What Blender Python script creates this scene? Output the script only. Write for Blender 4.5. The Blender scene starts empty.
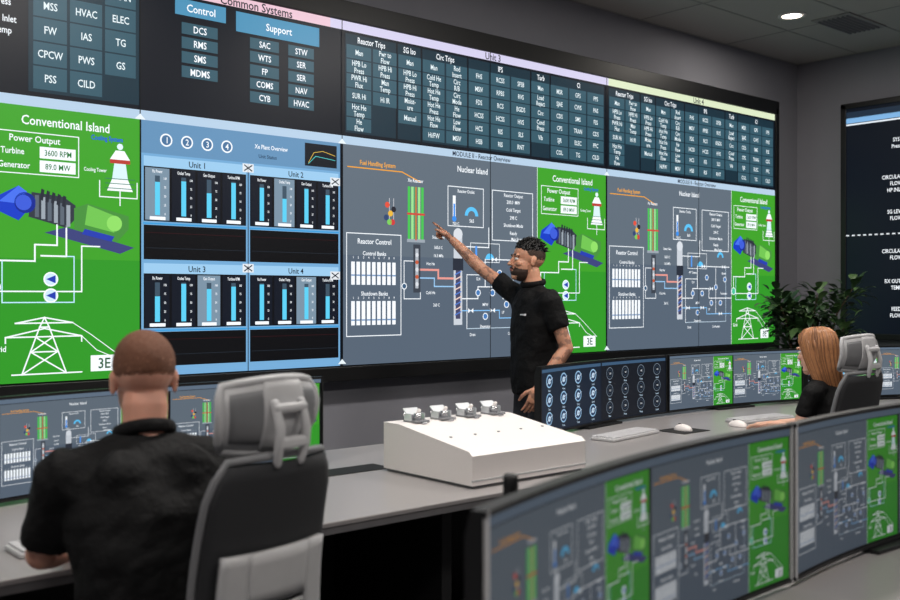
import bpy, bmesh, math, random
from math import sin, cos, pi, sqrt, ceil, radians
from mathutils import Vector, Matrix
random.seed(7)
scene = bpy.context.scene
try:
    scene.view_settings.view_transform = 'Standard'
    scene.view_settings.look = 'None'
except Exception:
    pass
COL = scene.collection

# ------------------------------------------------------------------ utils
def lin(c):
    def f(x):
        x = x/255.0
        return x/12.92 if x <= .04045 else ((x+.055)/1.055)**2.4
    return (f(c[0]), f(c[1]), f(c[2]))

def material(name, rgb, rough=.5, metal=0., emit=0., noise=None, bump=None, spec=.5, sheen=0., alpha=1., trans=0., sss=0., tattoo=False):
    m = bpy.data.materials.new(name); m.use_nodes = True
    nt = m.node_tree; b = nt.nodes['Principled BSDF']
    c = lin(rgb)
    b.inputs['Base Color'].default_value = (*c, 1)
    b.inputs['Roughness'].default_value = rough
    b.inputs['Metallic'].default_value = metal
    b.inputs['Specular IOR Level'].default_value = spec
    if sheen: b.inputs['Sheen Weight'].default_value = sheen
    if trans: b.inputs['Transmission Weight'].default_value = trans
    if sss:
        b.inputs['Subsurface Weight'].default_value = sss
        b.inputs['Subsurface Radius'].default_value = (1.,.35,.2)
        b.inputs['Subsurface Scale'].default_value = .008
    if emit:
        b.inputs['Emission Color'].default_value = (*c, 1)
        b.inputs['Emission Strength'].default_value = emit
    tc = nt.nodes.new('ShaderNodeTexCoord')
    sc_, amt = noise if noise else (30., .06)
    n = nt.nodes.new('ShaderNodeTexNoise'); n.inputs['Scale'].default_value = sc_; n.inputs['Detail'].default_value = 4
    nt.links.new(tc.outputs['Object'], n.inputs['Vector'])
    r = nt.nodes.new('ShaderNodeMapRange')
    r.inputs['To Min'].default_value = 1-amt; r.inputs['To Max'].default_value = 1+amt
    nt.links.new(n.outputs['Fac'], r.inputs['Value'])
    mx = nt.nodes.new('ShaderNodeVectorMath'); mx.operation = 'SCALE'
    mx.inputs[0].default_value = c
    nt.links.new(r.outputs[0], mx.inputs['Scale'])
    last = mx.outputs[0]
    if tattoo:
        sep=nt.nodes.new('ShaderNodeSeparateXYZ'); nt.links.new(tc.outputs['Object'],sep.inputs[0])
        ab=nt.nodes.new('ShaderNodeMath'); ab.operation='ABSOLUTE'; nt.links.new(sep.outputs[0],ab.inputs[0])
        gt=nt.nodes.new('ShaderNodeMath'); gt.operation='GREATER_THAN'; gt.inputs[1].default_value=.19; nt.links.new(ab.outputs[0],gt.inputs[0])
        tn=nt.nodes.new('ShaderNodeTexNoise'); tn.inputs['Scale'].default_value=26; tn.inputs['Detail'].default_value=3; nt.links.new(tc.outputs['Object'],tn.inputs['Vector'])
        tm=nt.nodes.new('ShaderNodeMapRange'); tm.inputs['From Min'].default_value=.50; tm.inputs['From Max'].default_value=.56; tm.inputs['To Max'].default_value=.5
        nt.links.new(tn.outputs['Fac'],tm.inputs['Value'])
        mu=nt.nodes.new('ShaderNodeMath'); mu.operation='MULTIPLY'; nt.links.new(gt.outputs[0],mu.inputs[0]); nt.links.new(tm.outputs[0],mu.inputs[1])
        mc=nt.nodes.new('ShaderNodeMix'); mc.data_type='RGBA'; nt.links.new(mu.outputs[0],mc.inputs[0]); nt.links.new(last,mc.inputs[6]); mc.inputs[7].default_value=(*lin((58,50,54)),1)
        last=mc.outputs[2]
    nt.links.new(last, b.inputs['Base Color'])
    if bump:
        n2 = nt.nodes.new('ShaderNodeTexNoise'); n2.inputs['Scale'].default_value = bump[0]; n2.inputs['Detail'].default_value = 6
        nt.links.new(tc.outputs['Object'], n2.inputs['Vector'])
        bp = nt.nodes.new('ShaderNodeBump'); bp.inputs['Strength'].default_value = bump[1]; bp.inputs['Distance'].default_value = bump[2]
        nt.links.new(n2.outputs['Fac'], bp.inputs['Height'])
        nt.links.new(bp.outputs[0], b.inputs['Normal'])
    return m

def display_material(name, strength):
    m = bpy.data.materials.new(name); m.use_nodes = True
    nt = m.node_tree; b = nt.nodes['Principled BSDF']
    b.inputs['Base Color'].default_value = (.004, .004, .005, 1)
    b.inputs['Roughness'].default_value = .35
    b.inputs['Specular IOR Level'].default_value = .25
    a = nt.nodes.new('ShaderNodeAttribute'); a.attribute_name = 'Col'
    nt.links.new(a.outputs['Color'], b.inputs['Emission Color'])
    b.inputs['Emission Strength'].default_value = strength
    return m

class MB:
    def __init__(s): s.v=[]; s.f=[]; s.m=[]; s.sm=[]; s.mats=[]
    def mi(s, mat):
        if mat not in s.mats: s.mats.append(mat)
        return s.mats.index(mat)
    def add(s, vs, fs, mat, smooth=True):
        o = len(s.v); k = s.mi(mat)
        s.v.extend([tuple(x) for x in vs])
        for f in fs:
            s.f.append([i+o for i in f]); s.m.append(k); s.sm.append(smooth)
    def box(s, c, size, mat, rot=None, bevel=0., seg=2):
        bm = bmesh.new(); bmesh.ops.create_cube(bm, size=1)
        for v in bm.verts: v.co = Vector((v.co.x*size[0], v.co.y*size[1], v.co.z*size[2]))
        if bevel > 0:
            bmesh.ops.bevel(bm, geom=bm.edges[:], offset=bevel, segments=seg, profile=.5, affect='EDGES')
        R = rot.to_4x4() if rot is not None else Matrix.Identity(4)
        vs = [(R @ v.co)+Vector(c) for v in bm.verts]
        bm.verts.index_update()
        fs = [[v.index for v in f.verts] for f in bm.faces]
        bm.free(); s.add(vs, fs, mat, False)
    def prism(s, poly, ext, mat, bevel=0):
        n = len(poly); e = Vector(ext)
        vs = [Vector(p) for p in poly]+[Vector(p)+e for p in poly]
        fs = [list(range(n))[::-1], list(range(n, 2*n))]+[[i, (i+1) % n, (i+1) % n+n, i+n] for i in range(n)]
        s.add(vs, fs, mat, False)
    def tube(s, pts, rad, mat, n=12, round_ends=True, smooth=True, flat=1., up=None):
        pts = [Vector(p) for p in pts]; rad = list(rad) if hasattr(rad, '__len__') else [rad]*len(pts)
        T=[]
        for i, p in enumerate(pts):
            if i == 0: t = pts[1]-pts[0]
            elif i == len(pts)-1: t = pts[-1]-pts[-2]
            else: t = (pts[i+1]-p).normalized()+(p-pts[i-1]).normalized()
            T.append(t.normalized())
        rings=[]
        if round_ends:
            for a in (80, 55, 28): rings.append((pts[0]-T[0]*rad[0]*sin(radians(a)), rad[0]*cos(radians(a)), T[0]))
        for p, r, t in zip(pts, rad, T): rings.append((p, r, t))
        if round_ends:
            for a in (28, 55, 80): rings.append((pts[-1]+T[-1]*rad[-1]*sin(radians(a)), rad[-1]*cos(radians(a)), T[-1]))
        ref = Vector(up) if up is not None else (Vector((0, 0, 1)) if abs(T[0].z) < .9 else Vector((1, 0, 0)))
        vs=[]; u = None
        for (p, r, t) in rings:
            if u is None: u = (ref-t*ref.dot(t)).normalized()
            else: u = (u-t*u.dot(t)).normalized()
            w = t.cross(u)
            for k in range(n):
                a = 2*pi*k/n
                vs.append(p+u*(r*cos(a)*flat)+w*(r*sin(a)))
        fs=[]; m = len(rings)
        for i in range(m-1):
            for k in range(n):
                fs.append([i*n+k, i*n+(k+1) % n, (i+1)*n+(k+1) % n, (i+1)*n+k])
        fs.append(list(range(n))[::-1]); fs.append([(m-1)*n+k for k in range(n)])
        s.add(vs, fs, mat, smooth)
    def ell(s, c, r, mat, rot=None, nu=20, nv=14, fn=None):
        R = rot.to_3x3() if rot is not None else Matrix.Identity(3)
        vs=[]; c = Vector(c)
        def pt(th, ph):
            q = Vector((cos(th)*cos(ph)*r[0], sin(th)*cos(ph)*r[1], sin(ph)*r[2]))
            if fn: q = fn(q)
            return R @ q + c
        vs.append(pt(0, -pi/2))
        for j in range(1, nv):
            for i in range(nu): vs.append(pt(2*pi*i/nu, -pi/2+pi*j/nv))
        vs.append(pt(0, pi/2))
        fs=[]
        for i in range(nu): fs.append([0, 1+(i+1) % nu, 1+i])
        for j in range(nv-2):
            for i in range(nu):
                a = 1+j*nu
                fs.append([a+i, a+(i+1) % nu, a+nu+(i+1) % nu, a+nu+i])
        l = len(vs)-1; a = 1+(nv-2)*nu
        for i in range(nu): fs.append([a+i, a+(i+1) % nu, l])
        s.add(vs, fs, mat, True)
    def loft(s, secs, mat, n=24, e=2.0, smooth=True):
        vs=[]
        for (c, rx, ry, X, Y) in secs:
            c=Vector(c); X=Vector(X); Y=Vector(Y)
            for k in range(n):
                a=2*pi*k/n; ca=cos(a); sa=sin(a)
                x=(abs(ca)**(2/e))*(1 if ca>=0 else -1); y=(abs(sa)**(2/e))*(1 if sa>=0 else -1)
                vs.append(c+X*(rx*x)+Y*(ry*y))
        m=len(secs); fs=[]
        for i in range(m-1):
            for k in range(n):
                fs.append([i*n+k, i*n+(k+1)%n, (i+1)*n+(k+1)%n, (i+1)*n+k])
        fs.append(list(range(n))[::-1]); fs.append([(m-1)*n+k for k in range(n)])
        s.add(vs, fs, mat, smooth)
    def lathe(s, prof, c, mat, n=28, smooth=True):
        c=Vector(c)
        s.loft([(c+Vector((0,0,z)), r, r, (1,0,0), (0,1,0)) for r,z in prof], mat, n, 2.0, smooth)
    def build(s, name, parent=None, M=None, recenter=True, fixn=True):
        vs = [Vector(x) for x in s.v]
        if M is not None: vs = [M @ x for x in vs]
        o = Vector((0,0,0))
        if recenter and parent is None:
            o = Vector(((min(v.x for v in vs)+max(v.x for v in vs))/2, (min(v.y for v in vs)+max(v.y for v in vs))/2, min(v.z for v in vs)))
        me = bpy.data.meshes.new(name)
        me.from_pydata([v-o for v in vs], [], s.f); me.update()
        for m in s.mats: me.materials.append(m)
        me.polygons.foreach_set('material_index', s.m)
        me.polygons.foreach_set('use_smooth', s.sm)
        if fixn:
            bm=bmesh.new(); bm.from_mesh(me); bmesh.ops.recalc_face_normals(bm, faces=bm.faces[:]); bm.to_mesh(me); bm.free()
        ob = bpy.data.objects.new(name, me); COL.objects.link(ob); ob.location = o
        if parent is not None: ob.parent = parent
        return ob

def empty(name, loc, yaw=0.):
    e = bpy.data.objects.new(name, None); e.empty_display_size=.2
    e.location = loc; e.rotation_euler = (0,0,yaw); COL.objects.link(e); return e

def rz(a): return Matrix.Rotation(a, 3, 'Z')
def rx_(a): return Matrix.Rotation(a, 3, 'X')
def ry_(a): return Matrix.Rotation(a, 3, 'Y')

# ------------------------------------------------------------------ flat display drawing
ALLSCREENS=[]
TEXTS=set()
LZ=.0006
class Screen:
    def __init__(s, name, mp, mat, curved=False, parent=None):
        s.name=name; s.mp=mp; s.mat=mat; s.cv=curved; s.v=[]; s.f=[]; s.c=[]; s.t=[]; s.parent=parent
        ALLSCREENS.append(s)
    def poly(s, pts, col, lay):
        o=len(s.v)
        s.v.extend([s.mp(x,y,lay*LZ) for x,y in pts]); s.f.append(list(range(o,o+len(pts)))); s.c.append(lin(col))
    def rect(s, x0,y0,x1,y1,col,lay=1):
        n=max(1,int(ceil(abs(x1-x0)/.03))) if s.cv else 1
        for i in range(n):
            a=x0+(x1-x0)*i/n; b=x0+(x1-x0)*(i+1)/n
            s.poly([(a,y0),(b,y0),(b,y1),(a,y1)],col,lay)
    def line(s, pts, t, col, lay=2):
        for (ax,ay),(bx,by) in zip(pts[:-1],pts[1:]):
            L=sqrt((bx-ax)**2+(by-ay)**2)
            if L<1e-6: continue
            dx=(bx-ax)/L; dy=(by-ay)/L; nx=-dy*t/2; ny=dx*t/2
            ax-=dx*t/2; ay-=dy*t/2; L2=L+t
            n=max(1,int(ceil(L2/.03))) if s.cv else 1
            for i in range(n):
                p=L2*i/n; q=L2*(i+1)/n
                s.poly([(ax+dx*p-nx,ay+dy*p-ny),(ax+dx*q-nx,ay+dy*q-ny),(ax+dx*q+nx,ay+dy*q+ny),(ax+dx*p+nx,ay+dy*p+ny)],col,lay)
    def text(s, st, x, y, size, col, align='C', lay=5, sx=.9):
        TEXTS.add(st); s.t.append((st,x,y,size,lin(col),align,lay,sx))

class Panel:
    def __init__(p, sc, x0,y0,w,h): p.s=sc; p.x=x0; p.y=y0; p.w=w; p.h=h
    def q(p,u,v): return (p.x+u*p.w, p.y+v*p.h)
    def R(p,u0,v0,u1,v1,col,lay=2):
        a=p.q(u0,v0); b=p.q(u1,v1); p.s.rect(a[0],a[1],b[0],b[1],col,lay)
    def L(p,pts,t,col,lay=3): p.s.line([p.q(*a) for a in pts], t*p.h, col, lay)
    def O(p,u0,v0,u1,v1,t,col,lay=3): p.L([(u0,v0),(u1,v0),(u1,v1),(u0,v1),(u0,v0)],t,col,lay)
    def C(p,u,v,r,col,lay=3,a0=0.,a1=2*pi,n=18):
        c=p.q(u,v); pts=[(c[0]+r*p.h*cos(a0+(a1-a0)*i/n), c[1]+r*p.h*sin(a0+(a1-a0)*i/n)) for i in range(n+(0 if a1-a0>6.2 else 1))]
        if a1-a0<6.2 and a1-a0>3.3: pts=[c]+pts
        p.s.poly(pts,col,lay)
    def G(p,u,v,r,t,col,lay=4,a0=0.,a1=2*pi,n=20):
        c=p.q(u,v)
        p.s.line([(c[0]+r*p.h*cos(a0+(a1-a0)*i/n), c[1]+r*p.h*sin(a0+(a1-a0)*i/n)) for i in range(n+1)], t*p.h, col, lay)
    def P(p,pts,col,lay=3): p.s.poly([p.q(*a) for a in pts],col,lay)
    def T(p,st,u,v,size,col=(240,245,250),align='C',lay=6,sx=.9):
        c=p.q(u,v); p.s.text(st,c[0],c[1],size*p.h,col,align,lay,sx)

def finish_screens():
    cache={}; objs=[]
    for i,st in enumerate(sorted(TEXTS)):
        cu=bpy.data.curves.new('t','FONT'); cu.body=st; cu.resolution_u=2; cu.size=1; cu.offset=.012
        ob=bpy.data.objects.new('t',cu); COL.objects.link(ob); objs.append((st,ob,cu))
    bpy.context.view_layer.update()
    dg=bpy.context.evaluated_depsgraph_get()
    for st,ob,cu in objs:
        ev=ob.evaluated_get(dg); me=ev.to_mesh()
        vs=[(v.co.x,v.co.y) for v in me.vertices]; fs=[list(p.vertices) for p in me.polygons]
        w=(max(v[0] for v in vs)) if vs else 0
        cache[st]=(vs,fs,w); ev.to_mesh_clear()
    for st,ob,cu in objs:
        bpy.data.objects.remove(ob); bpy.data.curves.remove(cu)
    for s in ALLSCREENS:
        for (st,x,y,size,col,al,lay,sx) in s.t:
            vs,fs,w=cache[st]; k=size*sx
            ox = x-(w*k/2 if al=='C' else (w*k if al=='R' else 0)); oy=y-size*.35
            o=len(s.v)
            s.v.extend([s.mp(ox+a*k, oy+b*size, lay*LZ) for a,b in vs])
            for f in fs: s.f.append([i+o for i in f]); s.c.append(col)
        vs=[Vector(v) for v in s.v]
        o=Vector((0,0,0))
        if s.parent is None: o=sum(vs,Vector())/len(vs)
        me=bpy.data.meshes.new(s.name); me.from_pydata([v-o for v in vs],[],s.f); me.update()
        ca=me.color_attributes.new('Col','FLOAT_COLOR','CORNER')
        buf=[]
        for p,c in zip(me.polygons,s.c):
            for _ in range(p.loop_total): buf.extend((c[0],c[1],c[2],1.))
        ca.data.foreach_set('color',buf)
        me.materials.append(s.mat)
        ob=bpy.data.objects.new(s.name,me); COL.objects.link(ob); ob.location=o
        if s.parent is not None: ob.parent=s.parent
W_=(240,245,250)
# ------------------------------------------------------------------ materials
M_wall=material('painted_wall',(136,136,144),.85,noise=(6,.03),bump=(140,.15,.002))
M_ceil=material('ceiling_tile',(180,176,172),.9,noise=(40,.03))
M_ceilgrid=material('ceiling_grid',(150,147,144),.6)
M_carpet=material('carpet',(104,104,108),.95,noise=(120,.25),bump=(300,.5,.004))
M_black=material('black_plastic',(14,14,16),.45)
M_matte=material('matte_black',(9,9,10),.7)
M_desk=material('desk_laminate',(152,148,148),.30,noise=(60,.03))
M_deskedge=material('desk_edge',(108,106,108),.5)
M_cab=material('desk_cabinet',(16,16,18),.6)
M_white=material('white_powdercoat',(242,236,234),.45,noise=(80,.015))
M_silver=material('brushed_metal',(200,202,206),.25,.85)
M_grey=material('light_grey_plastic',(190,190,192),.45)
M_mgrey=material('mid_grey_plastic',(118,119,122),.5)
M_mesh=material('charcoal_mesh_fabric',(40,41,44),.85,noise=(400,.35),bump=(500,.4,.002))
M_clear=material('satin_cover',(214,218,222),.18,.25)
M_shirt=material('black_polo_fabric',(8,8,10),.8,noise=(60,.2),bump=(11,.8,.03),spec=.3)
M_pants=material('dark_trousers',(50,51,56),.85,noise=(90,.15),bump=(20,.5,.02))
M_shoe=material('black_leather',(18,17,17),.35)
M_skinA=material('skin_fair',(214,156,134),.5,noise=(25,.08),bump=(180,.15,.001),sss=.15)
M_skinB=material('skin_tan',(206,150,122),.5,noise=(25,.1),bump=(180,.15,.001),sss=.15,tattoo=True)
M_skinC=material('skin_light',(230,182,158),.5,noise=(25,.06),sss=.15)
M_hairA=material('hair_auburn',(118,76,55),.75,noise=(220,.5),bump=(320,1.,.005))
M_hairA2=material('hair_auburn_fade',(150,102,80),.8,noise=(300,.5),bump=(320,1.,.004))
M_hairB=material('hair_black',(12,10,10),.45,noise=(160,.3),bump=(260,.9,.005))
M_fade=material('hair_fade',(62,46,38),.8,noise=(300,.5),bump=(260,.8,.003))
M_beard=material('beard_stubble',(56,40,33),.8,noise=(300,.5),bump=(260,.8,.003))
M_hairC=material('hair_strawberry_blond',(176,122,80),.42,noise=(60,.3))
M_hairC2=material('hair_strawberry_dark',(132,88,58),.45,noise=(60,.3))
M_eye=material('eye_white',(230,228,224),.2)
M_iris=material('iris_dark',(30,20,14),.15)
M_lip=material('lips',(160,88,80),.45)
M_leaf=material('leaf_green',(48,76,44),.45,noise=(12,.4))
M_leaf2=material('leaf_green_light',(80,110,64),.45,noise=(12,.4))
M_bark=material('bark',(74,58,44),.9)
M_soil=material('soil',(40,30,24),.95)
M_pot=material('planter_ceramic',(60,60,64),.5)
M_key=material('keycap_grey',(205,205,208),.5)
M_lampglow=material('lamp_diffuser',(255,244,226),.4,emit=8)
M_logo=material('embroidered_logo',(225,225,228),.7)
D_wall=display_material('video_wall_pixels',1.15)
D_mon=display_material('monitor_pixels',.98)
D_fg=display_material('monitor_pixels_dim',.42)

# ------------------------------------------------------------------ room shell
XW,XE,YS,YN,ZC=-7.5,5.40,-8.5,.12,3.68
def slab(name,c,size,mat):
    b=MB(); b.box(c,size,mat); return b.build(name)
slab('floor',((XW+XE)/2,(YS+YN)/2,-.05),(XE-XW+.4,YN-YS+.4,.1),M_carpet)
slab('wall_north',((XW+XE)/2,YN+.05,ZC/2),(XE-XW+.2,.1,ZC),M_wall)
slab('wall_south',((XW+XE)/2,YS-.05,ZC/2),(XE-XW+.2,.1,ZC),M_wall)
slab('wall_east',(XE+.05,(YS+YN)/2,ZC/2),(.1,YN-YS,ZC),M_wall)
slab('wall_west',(XW-.05,(YS+YN)/2,ZC/2),(.1,YN-YS,ZC),M_wall)
b=MB(); b.box(((XW+XE)/2,(YS+YN)/2,ZC+.05),(XE-XW+.2,YN-YS+.2,.1),M_ceil)
x=XE
while x>XW:
    b.box((x-.012,(YS+YN)/2,ZC-.001),(.018,YN-YS,.004),M_ceilgrid); x-=1.2
y=YN
while y>YS:
    b.box(((XW+XE)/2,y-.012,ZC-.001),(XE-XW,.018,.004),M_ceilgrid); y-=.6
b.build('ceiling')
slab('baseboard_north',((XW+XE)/2,YN-.008,.05),(XE-XW,.016,.1),M_matte)
slab('baseboard_east',(XE-.008,(YS+YN)/2,.05),(.016,YN-YS,.1),M_matte)

def downlight(x,y,power,r=.085):
    b=MB()
    b.lathe([(r+.025,0),(r+.025,-.006),(r,-.010),(r-.008,-.002),(r-.008,.0)],(x,y,ZC-.001),M_white)
    b.lathe([(r-.01,-.004),(r-.01,-.003)],(x,y,ZC-.001),M_lampglow)
    b.build('recessed_downlight')
    l=bpy.data.lights.new('downlight_lamp','AREA'); l.shape='DISK'; l.size=.16; l.energy=power; l.color=(1,.93,.84)
    o=bpy.data.objects.new('downlight_lamp',l); o.location=(x,y,ZC-.02); COL.objects.link(o)
downlight(3.80,-.76,14)
downlight(3.80,-3.4,16)
b=MB(); vx,vy=4.35,-.95
b.box((vx,vy,ZC-.006),(.62,.32,.012),M_ceilgrid)
for i in range(7): b.box((vx,vy-.12+i*.04,ZC-.016),(.54,.006,.02),M_mgrey,rot=rx_(.6))
b.build('ceiling_air_vent')
def troffer(x,y,power):
    b=MB(); b.box((x,y,ZC-.012),(1.24,.34,.02),M_white); b.box((x,y,ZC-.0235),(1.18,.28,.004),M_lampglow)
    b.build('ceiling_light_panel')
    l=bpy.data.lights.new('panel_lamp','AREA'); l.shape='RECTANGLE'; l.size=1.18; l.size_y=.28; l.energy=power; l.color=(1,.96,.92)
    o=bpy.data.objects.new('panel_lamp',l); o.location=(x,y,ZC-.03); COL.objects.link(o)
for (x,y,pw) in [(-4.2,-2.6,34),(-1.2,-2.3,54),(1.4,-2.3,45),(-4.2,-5.4,34),(-1.2,-5.2,38),(2.2,-5.0,36)]:
    troffer(x,y,pw)

# ------------------------------------------------------------------ content painters
GREEN=(62,156,40); NUC=(94,106,118); NAVY=(10,16,26); TILE=(52,86,100)
def conv(p,detail=True):
    p.R(0,0,1,1,GREEN,1)
    p.R(0,0,1,.45,(48,146,38),2)
    p.R(0,0,.006,1,W_,3)
    p.T('Conventional Island',.5,.95,.048,sx=.85)
    p.O(.06,.755,.58,.905,.0035,W_)
    p.T('Power Output',.30,.882,.034)
    p.T('Turbine',.09,.835,.032,align='L',sx=.8); p.R(.33,.815,.56,.857,W_,4); p.T('3600 RPM',.445,.836,.030,(20,110,40),sx=.8)
    p.T('Generator',.075,.785,.032,align='L',sx=.8); p.R(.33,.765,.56,.807,W_,4); p.T('89.0 MW',.445,.786,.030,(20,110,40),sx=.8)
    p.T('Cooling System',.77,.912,.026,(30,50,230),sx=.75); p.T('Cooling Tower',.69,.79,.020,W_,sx=.7)
    p.P([(.77,.715),(.95,.715),(.915,.76),(.805,.76)],W_); p.P([(.805,.76),(.915,.76),(.90,.82),(.82,.82)],(210,235,240))
    p.R(.79,.82,.93,.835,(180,60,50),4); p.P([(.79,.835),(.93,.835),(.89,.87),(.83,.87)],W_)
    for i in range(3): p.L([(.76,.725+.018*i),(.96,.725+.018*i)],.003,(60,120,90),5)
    p.C(.86,.885,.012,(220,240,250)); p.L([(.72,.75),(.72,.69),(.98,.69),(.98,.75)],.004,W_)
    p.L([(.86,.715),(.86,.66)],.004,W_)
    p.P([(.04,.625),(.20,.585),(.28,.64),(.20,.71),(.06,.665)],(24,60,190)); p.P([(.08,.65),(.20,.71),(.25,.69),(.21,.645)],(70,110,230),4)
    p.C(.24,.65,.038,(20,40,140),4); p.C(.23,.65,.028,(60,90,210),5)
    p.P([(.26,.60),(.50,.565),(.56,.60),(.56,.65),(.48,.68),(.28,.69)],(50,56,66))
    for i in range(6): p.P([(.30+.04*i,.60-.006*i),(.325+.04*i,.60-.006*i),(.325+.04*i,.68-.006*i),(.30+.04*i,.68-.006*i)],(150,160,170) if i%2 else (90,100,112),4)
    for i in range(5): p.P([(.33+.035*i,.665-.005*i),(.35+.035*i,.66-.005*i),(.36+.035*i,.70-.005*i),(.34+.035*i,.705-.005*i)],(40,44,54),5)
    p.P([(.55,.56),(.84,.52),(.92,.57),(.92,.62),(.64,.66),(.55,.64)],(70,140,60),4); p.P([(.62,.58),(.82,.555),(.82,.62),(.64,.655)],(110,190,80),5)
    p.C(.82,.59,.03,(140,215,100),6); p.P([(.36,.545),(.86,.475),(.96,.50),(.50,.568)],(60,66,120),2)
    p.P([(.60,.545),(.80,.52),(.82,.54),(.62,.565)],(40,60,170),6)
    p.L([(.44,.575),(.44,.50),(.30,.50),(.30,.44),(.05,.44),(.05,.35)],.006,W_)
    p.L([(.50,.57),(.50,.46),(.34,.46)],.006,W_)
    p.L([(.0,.33),(.60,.33),(.60,.50),(.72,.50)],.005,W_)
    p.L([(.10,.44),(.10,.29),(.55,.29),(.55,.46),(.46,.46)],.004,(190,230,255))
    p.C(.05,.345,.022,(70,190,150),4); p.G(.05,.345,.022,.004,W_,5)
    for v in (.375,.315): p.C(.40,v,.024,(200,225,240),4); p.G(.40,v,.024,.005,W_,5); p.P([(.37,v),(.43,v-.015),(.43,v+.015)],(36,60,170),6)
    a=.36
    for pts in ([(a-.14,.03),(a-.03,.20)],[(a+.14,.03),(a+.03,.20)],[(a-.03,.20),(a+.03,.20)],[(a-.14,.03),(a+.085,.11)],[(a+.14,.03),(a-.085,.11)],[(a-.085,.11),(a+.045,.16)],[(a+.085,.11),(a-.045,.16)],
                [(a-.24,.165),(a+.24,.165)],[(a-.24,.165),(a,.195)],[(a+.24,.165),(a,.195)],[(a-.18,.215),(a+.18,.215)],[(a-.18,.215),(a,.235)],[(a+.18,.215),(a,.235)],[(a-.03,.20),(a,.235)],[(a+.03,.20),(a,.235)],
                [(a-.085,.11),(a+.085,.11)],[(a-.24,.165),(a-.24,.145)],[(a+.24,.165),(a+.24,.145)],[(a-.20,.03),(a+.24,.03)]):
        p.L(pts,.005,W_)
    p.L([(a+.24,.165),(.70,.11),(.80,.085)],.003,W_); p.L([(a+.18,.215),(.66,.17),(.86,.085)],.003,W_)
    p.R(.66,.03,.84,.09,W_,3); p.T('3E',.75,.06,.055,(20,80,40)); p.T('Grid',.08,.125,.03)

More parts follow.
